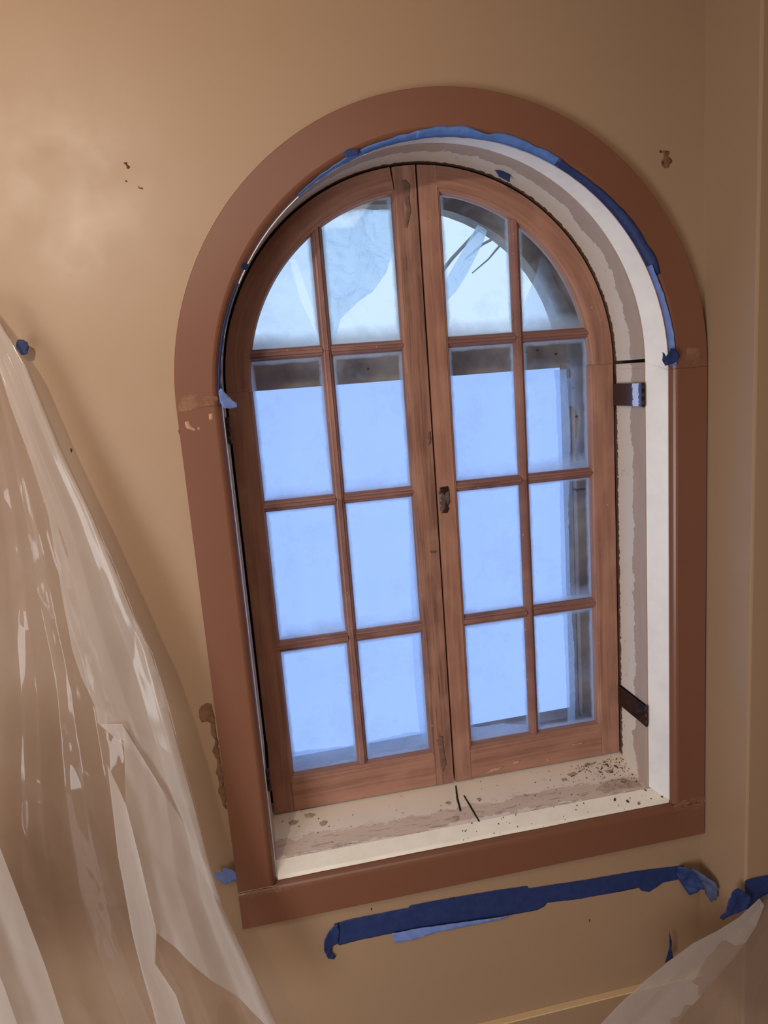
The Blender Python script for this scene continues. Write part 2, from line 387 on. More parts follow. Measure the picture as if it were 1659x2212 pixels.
# scars where paint or plaster has come off the wall
def scar(pts, mat=SCAR, jag=.0015): return patch('paint_scar', pts, mat, wall, .0006, .006, None, jag)
scar([(-0.6103,0.0216,1.6008),(-0.6037,0.0216,1.6014),(-0.6036,0.0216,1.5967),(-0.5991,0.0216,1.5934),(-0.6013,0.0216,1.5895),(-0.6052,0.0216,1.5903),(-0.6061,0.0216,1.5959)], SCARD, .0006)
scar([(-0.6112,0.0216,1.5705),(-0.6080,0.0216,1.5697),(-0.6075,0.0216,1.5673),(-0.6108,0.0216,1.5673)], SCARD, 0)
scar([(-0.5904,0.0216,1.5604),(-0.5875,0.0216,1.5579),(-0.5811,0.0216,1.5561),(-0.5822,0.0216,1.5537),(-0.5886,0.0216,1.5555)], SCAR, 0)
scar([(0.4693,0.0216,1.6021),(0.4747,0.0216,1.6011),(0.4822,0.0216,1.6019),(0.4918,0.0216,1.5999),(0.4918,0.0216,1.5944),(0.4885,0.0216,1.5909),(0.4960,0.0216,1.5852),(0.4982,0.0216,1.5797),(0.4917,0.0216,1.5735),(0.4917,0.0216,1.5689),(0.4820,0.0216,1.5673),(0.4745,0.0216,1.5702),(0.4724,0.0216,1.5793),(0.4778,0.0216,1.5883),(0.4789,0.0216,1.5974),(0.4704,0.0216,1.5976)], SCAR, .001)
scar([(0.4722,0.0212,1.5801),(0.4765,0.0212,1.5819),(0.4786,0.0212,1.5755),(0.4753,0.0212,1.5728)], SCARD, 0)
scar([(0.4691,0.0212,1.6029),(0.4723,0.0212,1.6019),(0.4723,0.0212,1.5974),(0.4691,0.0212,1.5975)], SCARD, 0)
scar([(-0.6039,0.0216,0.5198),(-0.5969,0.0216,0.5301),(-0.5858,0.0216,0.5356),(-0.5777,0.0216,0.5311),(-0.5744,0.0216,0.5095),(-0.5743,0.0216,0.4777),(-0.5741,0.0216,0.4456),(-0.5733,0.0216,0.4024),(-0.5724,0.0216,0.3587),(-0.5715,0.0216,0.3145),(-0.5731,0.0216,0.2837),(-0.5784,0.0216,0.2892),(-0.5818,0.0216,0.3110),(-0.5869,0.0216,0.3263),(-0.5813,0.0216,0.3494),(-0.5855,0.0216,0.3721),(-0.5799,0.0216,0.4036),(-0.5875,0.0216,0.4223),(-0.5798,0.0216,0.4467),(-0.5856,0.0216,0.4637),(-0.5837,0.0216,0.4878),(-0.5916,0.0216,0.4945),(-0.6013,0.0216,0.4930),(-0.6057,0.0216,0.5043)], SCAR, .0025)
scar([(-0.7769,0.0216,1.0912),(-0.7738,0.0216,1.0892),(-0.7757,0.0216,1.0822),(-0.7778,0.0216,1.0851)], SCARD, 0)
scar([(-0.5736,0.0216,1.1071),(-0.5695,0.0216,1.1113),(-0.5686,0.0216,1.1048),(-0.5721,0.0216,1.0978)], SCARD, 0)
scar([(-0.2790,0.0216,-0.0303),(-0.2757,0.0216,-0.0299),(-0.2762,0.0216,-0.0359),(-0.2794,0.0216,-0.0352)], SCARD, 0)
scar([(0.2643,0.0216,-0.1893),(0.2669,0.0216,-0.1885),(0.2679,0.0216,-0.1954),(0.2654,0.0216,-0.1988)], SCARD, 0)

# ------------------------------------------------------------ casing round the opening
casing = empty('trim_1', kind='structure')
def cprof(wd):
    return [(0, .0219), (0, .0012), (.0012, 0), (wd - .0155, 0), (wd - .0125, .0008), (wd - .009, .0028), (wd - .0055, .0062), (wd - .0025, .0105), (wd, .0155), (wd, .0219)]
P1 = cprof(.0857)
sweep('casing_board', P1, arc(0, H + .0006, A, 0, 180, 96), BROWN, casing)
sweep('casing_board', P1, [(-A, .0932 + (H - .0932) * i / 8, 1, 0) for i in range(9)], BROWN, casing)
sweep('casing_board', P1, [(A, .0932 + (H - .0932) * i / 8, -1, 0) for i in range(9)], BROWN, casing)
sweep('casing_board', cprof(.0926), [(-A + 2 * A * i / 8, 0, 0, 1) for i in range(9)], BROWN, casing)
def smear(pts, mat=FILLER, jag=.002): return patch('filler_patch', pts, mat, casing, .0003, .008, None, jag)
smear([(-0.5568,-0.0002,1.1229),(-0.5505,-0.0002,1.1242),(-0.5457,-0.0002,1.1130),(-0.5386,-0.0002,1.1070),(-0.5410,-0.0002,1.1018),(-0.5500,-0.0002,1.1071),(-0.5557,-0.0002,1.1103)])
smear([(-0.5116,-0.0002,1.1343),(-0.5034,-0.0002,1.1363),(-0.5037,-0.0002,1.1256),(-0.5085,-0.0002,1.1224),(-0.5115,-0.0002,1.1271)])
smear([(-0.5346,-0.0002,1.1112),(-0.5300,-0.0002,1.1126),(-0.5290,-0.0002,1.1062),(-0.5336,-0.0002,1.1048)])
smear([(-0.5605,-0.0002,0.0911),(-0.5242,-0.0002,0.0909),(-0.4835,-0.0002,0.0909),(-0.4657,-0.0002,0.0846),(-0.4431,-0.0002,0.0841),(-0.4598,-0.0002,0.0716),(-0.4953,-0.0002,0.0751),(-0.5264,-0.0002,0.0706),(-0.5587,-0.0002,0.0711)], SMEAR)
smear([(0.4859,-0.0002,0.0886),(0.5086,-0.0002,0.1054),(0.5719,-0.0002,0.1055),(0.5721,-0.0002,0.0751),(0.5288,-0.0002,0.0711),(0.4972,-0.0002,0.0649)], SMEAR)
smear([(-0.5662,-0.0002,1.1593),(-0.5592,-0.0002,1.1738),(-0.5329,-0.0002,1.1761),(-0.4901,-0.0002,1.1674),(-0.4899,-0.0002,1.1531),(-0.5278,-0.0002,1.1455),(-0.5675,-0.0002,1.1417)], SMEAR)
smear([(0.5146,-0.0002,1.1584),(0.5201,-0.0002,1.1938),(0.5595,-0.0002,1.1912),(0.5643,-0.0002,1.1549),(0.5372,-0.0002,1.1428)], SMEAR)
def joint(pts): return patch('filler_seam', pts, FILLER, casing, .0003, .01, None, .0005)
joint([(-.569, -.0002, .0922), (-.485, -.0002, .0922), (-.485, -.0002, .0938), (-.569, -.0002, .0938)])
joint([(.569, -.0002, .0922), (.485, -.0002, .0922), (.485, -.0002, .0938), (.569, -.0002, .0938)])

# ------------------------------------------------------------ window frame: old jamb, new jamb lining, sill
win = empty('window_1', kind='structure')
def ystrip(name, back, front, mat, parent, thick_out=.035, y0=.0158, y1=.0495):
    """board whose visible face runs from outline `front` at y0 to outline `back` at y1"""
    vs, uvs = [], []
    for i, (f, b, o) in enumerate(zip(front, back, thick_out)):
        vs += [(f[0], y0, f[1]), (b[0], y1, b[1]), (o[0], y1, o[1]), (o[0], y0, o[1])]
        uvs += [(i * .03, 0), (i * .03, .05), (i * .03, .09), (i * .03, .13)]
    fs = []
    for k in range(len(front) - 1):
        for i in range(4): j = (i + 1) % 4; fs.append((k * 4 + i, k * 4 + j, k * 4 + 4 + j, k * 4 + 4 + i))
    n = len(front) - 1; fs += [(0, 1, 2, 3), (n * 4, n * 4 + 1, n * 4 + 2, n * 4 + 3)]
    return link(name, mesh_from(vs, fs, uvs), mat, parent)
T = [math.radians(t) for t in range(0, 181, 3)]
def arcpts(cx, cz, r): return [(cx + r * math.cos(t), cz + r * math.sin(t)) for t in T]
ystrip('jamb_lining', arcpts(-.017, 1.168, .4655), arcpts(.0005, H, .4832), WHITE, win, arcpts(0, H, .4985))
ystrip('jamb_lining', [(.4485, .124), (.4485, 1.168)], [(.4825, .100), (.4825, H)], WHITE, win, [(.4985, .100), (.4985, H)])
ystrip('jamb_lining', [(-.4825, .124), (-.4825, 1.168)], [(-.4834, .100), (-.4834, H)], WHITE, win, [(-.4985, .100), (-.4985, H)])
ja = [(0, .0505), (0, .24), (.035, .24), (.035, .0505)]
o = sweep('old_jamb', [(.4625, .0505), (.4625, .218), (.4625, .245), (.497, .245), (.497, .0505)], [(CX, HS, -x, -z) for _, _, x, z in arc(0, 0, 1, 0.6, 179.4, 90)], JAMB, win, 0, False, 0, .0012)
o = box('old_jamb', (.4450, .0505, .119), (.4980, .245, 1.1685), JAMB, win, .001)
o = box('old_jamb', (-.4985, .0505, .119), (-.4810, .245, 1.1685), JAMB, win, .001)
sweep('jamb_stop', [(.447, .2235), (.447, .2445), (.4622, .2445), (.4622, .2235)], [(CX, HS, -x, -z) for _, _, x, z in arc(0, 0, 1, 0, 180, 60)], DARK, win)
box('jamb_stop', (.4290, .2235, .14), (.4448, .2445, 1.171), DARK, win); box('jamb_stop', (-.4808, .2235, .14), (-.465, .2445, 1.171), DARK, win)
# small loose block above the upper hinge
box('jamb_block', (.4436, .0508, 1.1255), (.4452, .150, 1.1560), JAMB, win, .0006)
def sloped(name, x0, x1, ya, za, yb, zb, th, mat, nx=40, rough=0.):
    vs, fs, uvs = [], [], []
    for i in range(nx + 1):
        x = x0 + (x1 - x0) * i / nx
        for (y, z) in ((ya, za), (yb, zb), (yb, zb - th), (ya, za - th)):
            vs.append((x, y, z + (noise.noise(Vector((x * 9, y * 20, 0))) * rough))); uvs.append((x, y + z))
    for k in range(nx):
        for i in range(4): j = (i + 1) % 4; fs.append((k * 4 + i, k * 4 + j, k * 4 + 4 + j, k * 4 + 4 + i))
    fs += [(0, 1, 2, 3), tuple(nx * 4 + i for i in range(4))]
    return link(name, mesh_from(vs, fs, uvs), mat, win)
sill = sloped('sill', -.4809, .4449, .0508, .1190, .245, .1603, .018, SILL, 60, .0012)
sloped('sill_nosing', -.4824, .4822, .0158, .1040, .0500, .1192, .010, CREAM, 60, .0006)
# worn spots and cracks in the sill
for q in ([(-0.4464,0.1507,0.1404),(-0.4346,0.1566,0.1417),(-0.4206,0.1504,0.1403),(-0.4271,0.1418,0.1385),(-0.4404,0.1421,0.1386)], [(-0.4054,0.1672,0.1439),(-0.3905,0.1681,0.1441),(-0.3777,0.1606,0.1425),(-0.3877,0.1527,0.1408),(-0.4031,0.1564,0.1416)], [(-0.3720,0.1330,0.1366),(-0.3602,0.1374,0.1376),(-0.3520,0.1311,0.1362),(-0.3601,0.1215,0.1342),(-0.3700,0.1225,0.1344)],
          [(-0.0620,0.1226,0.1344),(-0.0518,0.1248,0.1349),(-0.0443,0.1184,0.1335),(-0.0531,0.1129,0.1324)], [(-0.0571,0.0767,0.1247),(-0.0415,0.0744,0.1242),(-0.0419,0.0658,0.1224),(-0.0546,0.0588,0.1209)], [(0.2706,0.1399,0.1381),(0.2933,0.1445,0.1391),(0.2996,0.1362,0.1373),(0.2807,0.1291,0.1358)],
          [(0.2505,0.1298,0.1360),(0.2633,0.1300,0.1360),(0.2650,0.1230,0.1345),(0.2509,0.1199,0.1339)], [(0.0177,0.1173,0.1333),(0.0277,0.1180,0.1335),(0.0312,0.1110,0.1320),(0.0220,0.1086,0.1315)], [(0.3286,0.1581,0.1420),(0.3458,0.1661,0.1437),(0.3488,0.1567,0.1417),(0.3340,0.1533,0.1410)],
          [(0.3705,0.1308,0.1362),(0.3893,0.1296,0.1359),(0.3921,0.1205,0.1340),(0.3737,0.1199,0.1339)], [(0.3149,0.0739,0.1241),(0.3565,0.0927,0.1281),(0.4023,0.0947,0.1285),(0.4335,0.0709,0.1234),(0.4336,0.0580,0.1207),(0.3895,0.0607,0.1213),(0.3397,0.0616,0.1215)]):
    patch('bare_spot', [(p[0], p[1], p[2] + .0008) for p in q], BAREL, win, .0004, .004, None, .0008, plane='xy')
for q in ([(-0.0195,0.1706,0.1446),(-0.0156,0.1713,0.1448),(-0.0242,0.1289,0.1358),(-0.0286,0.0890,0.1273),(-0.0335,0.0887,0.1272),(-0.0291,0.1286,0.1357)], [(-0.0097,0.1364,0.1374),(-0.0057,0.1338,0.1368),(-0.0002,0.0927,0.1281),(0.0042,0.0476,0.1185),(0.0006,0.0470,0.1184),(-0.0051,0.0923,0.1280)]):
    patch('crack', [(p[0], p[1], p[2] + .0007) for p in q], DARK, win, .0003, .004, None, .0005, plane='xy')

# ------------------------------------------------------------ casement sashes
Y0, Y1, YG = .177, .217, .1965
ZB, RO, RI = .1535, .4577, .402
ROWS = [(.244, .558), (.586, .897), (.922, 1.235), (1.260, None)]
def stile_prof(wd, face=0., both=False, st=.010):
    """w = 0 at the outer edge, glass edge at w = wd; moulded towards the glass"""
    y = Y0 + face
    p = [(0, Y1), (0, y), (wd - st, y)]
    p += [(wd - st + .001, y + .003), (wd - .006, y + .0035), (wd - .003, y + .007), (wd - .0012, YG - .0035), (wd, YG - .002), (wd, YG + .004), (wd - .004, Y1)]
    return p
def line(x0, z0, x1, z1, nx, nz, n=10): return [(x0 + (x1 - x0) * i / n, z0 + (z1 - z0) * i / n, nx, nz) for i in range(n + 1)]
def sash(side, label, mshift):
    root = empty('casement_sash', label=label, cat='window sash', group='pair of casement sashes')
    if side < 0: xo, xm, cols = CX - RO, -.0205, [(-.419, -.260), (-.234, -.075)]; gm = -.075; go = -.419
    else: xo, xm, cols = CX + RO, -.0160, [(.037, .195), (.220, .380)]; gm = .037; go = .380
    s = 1 if side < 0 else -1
    # outer stile and arched rail
    sweep('outer_stile', stile_prof(abs(go - xo)), line(xo, ZB, xo, HS - .0004, s, 0), WOOD, root, .0006)
    wa = RO - RI
    if side < 0: a0, a1 = 180, 97.4
    else: a0, a1 = 0, 84.2
    sweep('arched_rail', stile_prof(wa), arc(CX, HS, RO, a0, a1, 48), WOOD, root, .0006, uoff=3)
    # meeting stile with its top cut to the arch
    wm = abs(gm - xm); pr = stile_prof(wm, -.0005); n = len(pr); vs, uvs = [], []
    for k in range(13):
        for (w_, y) in pr:
            x = xm - s * w_; top = HS + math.sqrt(RO ** 2 - (x - CX) ** 2) - .0002
            z = ZB + (top - ZB) * k / 12; vs.append((x, y, z)); uvs.append((z + (1.7 if side > 0 else 0), w_ + y))
    fs = [(k * n + i, k * n + (i + 1) % n, (k + 1) * n + (i + 1) % n, (k + 1) * n + i) for k in range(12) for i in range(n)]
    fs += [tuple(range(n)), tuple(12 * n + i for i in range(n))]
    link('meeting_stile', mesh_from(vs, fs, uvs), WOODM if side < 0 else WOOD, root)
    # bottom rail between the stiles
    xa, xb = sorted((go, gm)); xa -= .009; xb += .009
    sweep('bottom_rail', stile_prof(.0905), line(xa, ZB, xb, ZB, 0, 1), WOOD, root, .0005, uoff=5)
    # muntins: moulded bars
    def mprof(wd):
        return [(0, YG - .002), (.002, YG - .004), (.0045, YG - .0095), (.008, YG - .0105), (.0095, YG - .0145), (wd - .0095, YG - .0145), (wd - .008, YG - .0105), (wd - .0045, YG - .0095), (wd - .002, YG - .004), (wd, YG - .002), (wd, YG + .004), (wd - .006, Y1 - .004), (.006, Y1 - .004), (0, YG + .004)]
    c0, c1 = cols[0][1], cols[1][0]; xc = (c0 + c1) / 2
    ztop = HS + math.sqrt(RI ** 2 - (xc - CX) ** 2) + .006
    brk = [ROWS[0][0] - .006] + [(ROWS[i][1] + ROWS[i + 1][0]) / 2 for i in range(3)] + [ztop]
    for i in range(4):
        z0 = brk[i] + (.0002 if i else 0); z1 = brk[i + 1] - .0002
        sweep('muntin', mprof(c1 - c0), line(c0, z0, c0, z1, 1, 0, 4), WOODD, root, 0, uoff=i * .7)
    for i in range(3):
        z0, z1 = ROWS[i][1], ROWS[i + 1][0]
        for (xa, xb) in cols:
            ea = .006 if abs(xa - go) < .001 or abs(xa - gm) < .001 else .003
            eb = .006 if abs(xb - go) < .001 or abs(xb - gm) < .001 else .003
            sweep('muntin', mprof(z1 - z0), line(xa - ea, z0, xb + eb, z0, 0, 1, 4), WOODD, root, 0, uoff=i * .5 + xa)
    # panes
    e = .004
    for (xa, xb) in cols:
        for (z0, z1) in ROWS:
            if z1: pts = [(xa - e, z0 - e), (xb + e, z0 - e), (xb + e, z1 + e), (xa - e, z1 + e)]
            else:
                pts = [(xa - e, z0 - e), (xb + e, z0 - e)]
                r = RI + e
                for k in range(15):
                    x = xb + e + (xa - xb - 2 * e) * k / 14
                    if abs(x - CX) < r:
                        z = HS + math.sqrt(max(0, r * r - (x - CX) ** 2))
                        if z > z0 - e + .004: pts.append((x, z))
            prism('pane', pts, YG, YG + .003, GLASS, root, 0, (xa, z0))
    return root, xm
left, _ = sash(-1, 'left reddish wooden casement sash with eight panes and a coarse grained meeting stile', 0)
right, _ = sash(1, 'right reddish wooden casement sash with eight panes, beside the pale exposed jamb', 0)
box('astragal', (-.034, Y1 + .0002, .158), (-.0040, Y1 + .006, 1.62), DARK, left)
# latch keep on the right meeting stile, and scars of the old one
stp = patch('strike_plate', [(-.0135, .1755, .907), (.0130, .1755, .905), (.0135, .1755, .876), (.003, .1755, .862), (-.0125, .1755, .858)], ZINC, right, .0012, .01)
patch('screw_hole', [(-.010, .1746, .914), (.009, .1746, .916), (.012, .1746, .907), (.004, .1746, .900), (.0005, .1746, .894), (-.003, .1746, .900), (-.010, .1746, .902)], RUST, stp, .0008, .004, None, .001)
patch('screw_hole', [(.003, .1746, .882), (.007, .1746, .868), (.010, .1746, .862), (.004, .1746, .852), (-.010, .1746, .853), (-.004, .1746, .862)], RUST, stp, .0008, .004, None, .001)
for q in ([(-0.0522,0.1752,1.5963),(-0.0438,0.1752,1.5980),(-0.0342,0.1752,1.5864),(-0.0383,0.1752,1.5579),(-0.0359,0.1752,1.5338),(-0.0468,0.1752,1.4985),(-0.0528,0.1752,1.5026),(-0.0460,0.1752,1.5390),(-0.0522,0.1752,1.5678)], [(-0.0305,0.1752,1.0453),(-0.0236,0.1752,1.0479),(-0.0241,0.1752,1.0232),(-0.0302,0.1752,1.0162)],
          [(-0.0576,0.1752,0.2745),(-0.0497,0.1752,0.2857),(-0.0415,0.1752,0.2817),(-0.0418,0.1752,0.2565),(-0.0376,0.1752,0.2073),(-0.0463,0.1752,0.1858),(-0.0524,0.1752,0.2037),(-0.0528,0.1752,0.2356)], [(-0.0445,0.1752,0.7644),(-0.0286,0.1752,0.7625),(-0.0312,0.1752,0.7582),(-0.0426,0.1752,0.7596)]):
    patch('wood_scar', q, SCARW, left, .0006, .005, None, .0012)
for q in ([(0.0855,0.1762,0.1708),(0.1170,0.1762,0.1715),(0.0976,0.1762,0.1620),(0.0599,0.1762,0.1600)], [(0.2316,0.1762,0.1699),(0.2394,0.1762,0.1711),(0.2417,0.1762,0.1640),(0.2339,0.1762,0.1628)], [(0.3038,0.1762,0.1989),(0.3391,0.1762,0.1992),(0.3364,0.1762,0.1957),(0.3076,0.1762,0.1943)], [(0.1426,0.1762,0.1798),(0.1617,0.1762,0.1802),(0.1524,0.1762,0.1727),(0.1398,0.1762,0.1725)]):
    patch('wood_scar', q, FILLER, right, .0004, .004, None, .001)

# ------------------------------------------------------------ hinges: long folded leaves lying along the jamb
def hinge(z0, z1, xj, s, label, leafm=None):
    leafm = leafm or METAL
    root = empty('hinge', label=label, cat='hinge', group='casement hinges')
    h = z1 - z0; yk = .046
    box('jamb_leaf', (min(xj, xj - s * .0015), yk + .002, z0), (max(xj, xj - s * .0015), .172, z1), METAL, root, .0004)
    x2 = xj - s * .0055
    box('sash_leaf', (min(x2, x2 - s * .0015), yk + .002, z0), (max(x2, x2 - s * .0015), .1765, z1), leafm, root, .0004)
    xc = xj - s * .0035
    for k in range(3):
        a = z0 + h * k / 3 + .0004; b = z0 + h * (k + 1) / 3 - .0004
        tube('knuckle', [(xc, yk, a), (xc, yk, b)], .0042, RUST, root, 14)
    tube('pin', [(xc, yk, z0 - .0015), (xc, yk, z1 + .0015)], .0022, RUST, root, 10)
    if s > 0: box('fixing_plate', (.4405, .1735, z0 - .012), (.4425, .1766, z1 + .022), RUST, root)
    return root
hinge(1.0705, 1.1225, .4448, 1, 'upper right steel hinge with a shiny bent leaf lying along the pale jamb', GLINT)
hinge(.2910, .3440, .4448, 1, 'lower right dark steel hinge on the pale jamb above the sill')
hinge(1.0705, 1.1225, -.4808, -1, 'upper left hinge seen edge-on below the hanging end of blue tape')
hinge(.2950, .3480, -.4808, -1, 'lower left hinge seen edge-on beside the bottom of the left sash')

# ------------------------------------------------------------ outside: arched lumber frame, plank and polythene
ext = empty('window_2', kind='structure')
def ext_frame():
    rr = lambda t: .410 + .030 * max(0, min(1, (t - 92) / 24))
    ins = [(-.452, .182), (-.452, HS)] + [(CX + rr(t) * math.cos(math.radians(t)), HS + rr(t) * math.sin(math.radians(t))) for t in range(174, 5, -6)] + [(.398, HS), (.398, .192)]
    outer = [(-.62, .05), (-.62, 1.85), (.62, 1.85), (.62, .05)]
    bm = bmesh.new()
    def loop(ps):
        v = [bm.verts.new((x, .33, z)) for x, z in ps]
        return [bm.edges.new((v[i], v[(i + 1) % len(v)])) for i in range(len(v))]
    e = loop(ins) + loop(outer)
    bmesh.ops.triangle_fill(bm, edges=e, use_beauty=True)
    g = bmesh.ops.extrude_face_region(bm, geom=list(bm.faces))
    for v in [q for q in g['geom'] if isinstance(q, bmesh.types.BMVert)]: v.co.y = .385
    bmesh.ops.recalc_face_normals(bm, faces=bm.faces)
    me = bpy.data.meshes.new('outer_frame'); bm.to_mesh(me); bm.free(); return link('outer_frame', me, BUCK, ext)
ext_frame()
plank = tag(box('lumber_plank', (-.47, .331 - .022, 1.170), (.3995, .3295, 1.252), BUCK, None, .002), 'weathered horizontal plank nailed across the opening outside the glass', 'plank')
for k in range(3): box('lumber_block', (.400, .309, .20 + k * .325), (.455, .3298, .52 + k * .325), BUCK, ext, .002)
for q in [(-0.1356,0.3090,1.2024),(0.3029,0.3090,1.2172),(0.3527,0.3090,1.2046),(0.2715,0.3090,1.2136),(-0.2533,0.3090,1.2185)]:
    tube('nail', [(q[0], .3065, q[2]), (q[0], .312, q[2])], .0028, DARK, plank, 8)
for q in [(0.3849,0.3085,1.1837),(0.3982,0.3085,1.1157),(0.4051,0.3085,1.0411),(0.4022,0.3085,0.8452)]:
    tube('nail', [(q[0], .3065, q[2]), (q[0], .312, q[2])], .0028, DARK, ext, 8)
def crumple(amp, f, off=0.):
    def d(u, v):
        p = Vector((u * f, v * f, off)); a = 0; k = 1.
        for i in range(4): a += (abs(noise.noise(p)) * 2 - .5) * k; p = p * 2.1; k *= .5
        return amp * a
    return d
def rect3(x0, x1, z0, z1, y): return [(x0, y, z0), (x1, y, z0), (x1, y, z1), (x0, y, z1)]
wp = tag(patch('window_polythene', rect3(-.47, .47, .12, 1.262, .400), SHEET, None, 0, .03, crumple(.006, 3, 2)), 'pale blue backlit polythene sheet stretched across the opening outside the glass', 'plastic sheet')
patch('haze_strip', [(-.43, .322, .13), (.09, .322, .13), (.20, .322, .14), (.25, .322, .19), (.17, .322, .212), (.05, .322, .215), (-.1, .322, .232), (-.25, .322, .222), (-.43, .322, .232)], HAZESTRIP, wp, 0, .006, crumple(.004, 9, 31), .002)  # added strip standing in for daylight on the bottom board
patch('haze_strip', [(.352, .3025, .17), (.374, .3025, .17), (.378, .3025, .4), (.370, .3025, .6), (.372, .3025, .8), (.384, .3025, 1.0), (.378, .3025, 1.165), (.346, .3025, 1.165), (.350, .3025, .9), (.346, .3025, .6), (.350, .3025, .4)], HAZESTRIP, wp, 0, .006, crumple(.003, 9, 33), .002)  # added strip standing in for the whitish glow beside the post
patch('haze_strip', [(-.072, .3025, .20), (-.02, .3025, .20), (-.02, .3025, 1.0), (-.055, .3025, .98), (-.068, .3025, .7), (-.078, .3025, .4)], HAZESTRIP, wp, 0, .006, crumple(.003, 9, 35), .002)  # pale film strip making a soft vertical band
tag(patch('torn_polythene', [(-0.2069,0.3750,1.5583),(-0.1552,0.3750,1.5937),(-0.0968,0.3750,1.6100),(-0.0031,0.3750,1.6265),(0.0016,0.3750,1.5293),(-0.0372,0.3750,1.4816),(-0.0608,0.3750,1.4331),(-0.0971,0.3750,1.3906),(-0.1401,0.3750,1.3651),(-0.1840,0.3750,1.3286),(-0.2093,0.3750,1.2402),(-0.2325,0.3750,1.2418)], RAG, None, 0, .006, crumple(.018, 8)), 'crumpled torn polythene hanging above the plank in the left sash beside its meeting stile', 'plastic sheet')
tag(patch('torn_polythene', [(-0.4193,0.3650,1.2541),(-0.3349,0.3650,1.4765),(-0.2725,0.3650,1.5480),(-0.2405,0.3650,1.5573),(-0.2396,0.3650,1.4723),(-0.2379,0.3650,1.3198),(-0.2437,0.3650,1.3312),(-0.2797,0.3650,1.4741),(-0.2964,0.3650,1.4748),(-0.2780,0.3650,1.3770),(-0.2326,0.3650,1.2526)], HAZE, None, 0, .008, crumple(.004, 6, 5)), 'thin clear polythene strip in the outermost arched pane of the left sash', 'plastic sheet')
tag(patch('torn_polythene', [(0.0128,0.3450,1.3700),(0.0662,0.3450,1.3671),(0.0869,0.3450,1.4105),(0.1326,0.3450,1.4746),(0.1782,0.3450,1.5385),(0.2112,0.3450,1.5482),(0.1879,0.3450,1.4943),(0.1415,0.3450,1.4190),(0.1088,0.3450,1.3761),(0.0771,0.3450,1.3498),(0.0388,0.3450,1.3127),(0.0090,0.3450,1.3144)], RAG, None, 0, .006, crumple(.004, 8, 9)), 'narrow torn polythene ribbon slanting behind the upper middle pane of the right sash', 'plastic sheet')
tag(patch('torn_polythene', [(0.2646,0.3180,1.2855),(0.2805,0.3180,1.3412),(0.3074,0.3180,1.3959),(0.3309,0.3180,1.4615),(0.3512,0.3180,1.4050),(0.3805,0.3180,1.3472),(0.4047,0.3180,1.3116),(0.4324,0.3180,1.2522),(0.4314,0.3180,1.2149),(0.3759,0.3180,1.2034),(0.3444,0.3180,1.2114),(0.2614,0.3180,1.2112)], HAZE, None, 0, .006, crumple(.004, 10, 13)), 'loose clear polythene flap draped over the plank at the far right pane', 'plastic sheet')
tag(patch('torn_polythene', [(0.3793,0.2960,1.2367),(0.3736,0.2960,1.1736),(0.3957,0.2960,1.1487),(0.3634,0.2960,1.1336),(0.3643,0.2960,1.0806),(0.3933,0.2960,1.0664),(0.4055,0.2960,1.0415),(0.3898,0.2960,0.9465),(0.4408,0.2960,0.8925),(0.4703,0.2960,1.0361),(0.4617,0.2960,1.2314)], HAZE, None, 0, .006, crumple(.004, 12, 21)), 'clear polythene scrap stuck on the vertical lumber outside the right sash', 'plastic sheet')
tree = empty('bare_tree', label='bare thin branches seen through the upper panes', cat='tree')
bp = [(0.8768,3.4000,1.7531),(1.0325,3.4000,1.9246),(1.2204,3.4000,2.0947),(1.3727,3.4000,2.2014)]
tube('branch', bp, [.016, .013, .010, .006], BARK, tree)
tube('branch', [(1.1944,3.6000,1.9510),(1.3252,3.6000,2.0447),(1.4755,3.6000,2.1101),(1.6351,3.6000,2.2128)], [.007, .009, .011, .013], BARK, tree)
tube('branch', [(1.2400,3.6000,1.8554),(1.3643,3.6000,1.9435),(1.4546,3.6000,2.0333),(1.6351,3.6000,2.2128)], [.004, .006, .009, .013], BARK, tree)
tube('branch', [(1.6351,3.6000,2.2128),(1.8862,3.6000,2.4210),(2.2714,3.7000,1.4529),(2.3097,3.8000,-3.3511)], [.014, .03, .06, .09], BARK, tree)
tag(shell('ground', (-30, .6, -3.2), (30, 60, -3.0), mat_simple('overcast_ground', srgb(228, 234, 245), .9, nz=(1, srgb(220, 228, 240)))), kind='structure')

# ------------------------------------------------------------ masking tape round the arch
def ribbon(name, a0, a1, ri, ro, mat, label, step=.8, seed=0, yin=.012, lift=.0012):
    """tape along the casing's inner edge. ri/ro: functions of the angle"""
    vs, fs = [], []; n = int(abs(a1 - a0) / step) + 1; K = 5
    for k in range(n + 1):
        d = a0 + (a1 - a0) * k / n; t = math.radians(d)
        r0, r1 = ri(d), ro(d)
        for i in range(K):
            q = i / (K - 1); r = r0 + (r1 - r0) * q
            y = yin * (1 - q) ** 2 - .0015 - lift * math.sin(q * PI) + noise.noise(Vector((d * .15, q * 2, seed))) * .0022
            vs.append((r * math.cos(t), y, H + r * math.sin(t)))
    for k in range(n):
        for i in range(K - 1): fs.append((k * K + i, k * K + i + 1, (k + 1) * K + i + 1, (k + 1) * K + i))
    o = link(name, mesh_from(vs, fs), mat, None, True); s = o.modifiers.new('thickness', 'SOLIDIFY'); s.thickness = .0003
    return tag(o, label, 'tape', 'tape left round the arch')
def interp(tab, j=.0015, f=.35, sd=0):
    def g(d):
        v = tab[-1][1]
        for (x0, y0), (x1, y1) in zip(tab, tab[1:]):
            if x0 <= d <= x1: v = y0 + (y1 - y0) * (d - x0) / (x1 - x0); break
        else:
            if d < tab[0][0]: v = tab[0][1]
        return v + noise.noise(Vector((d * f, sd, 0))) * j
    return g
ri = interp([(0, .4835), (30, .483), (90, .4825), (150, .4825), (180, .483)], .0012, .6)
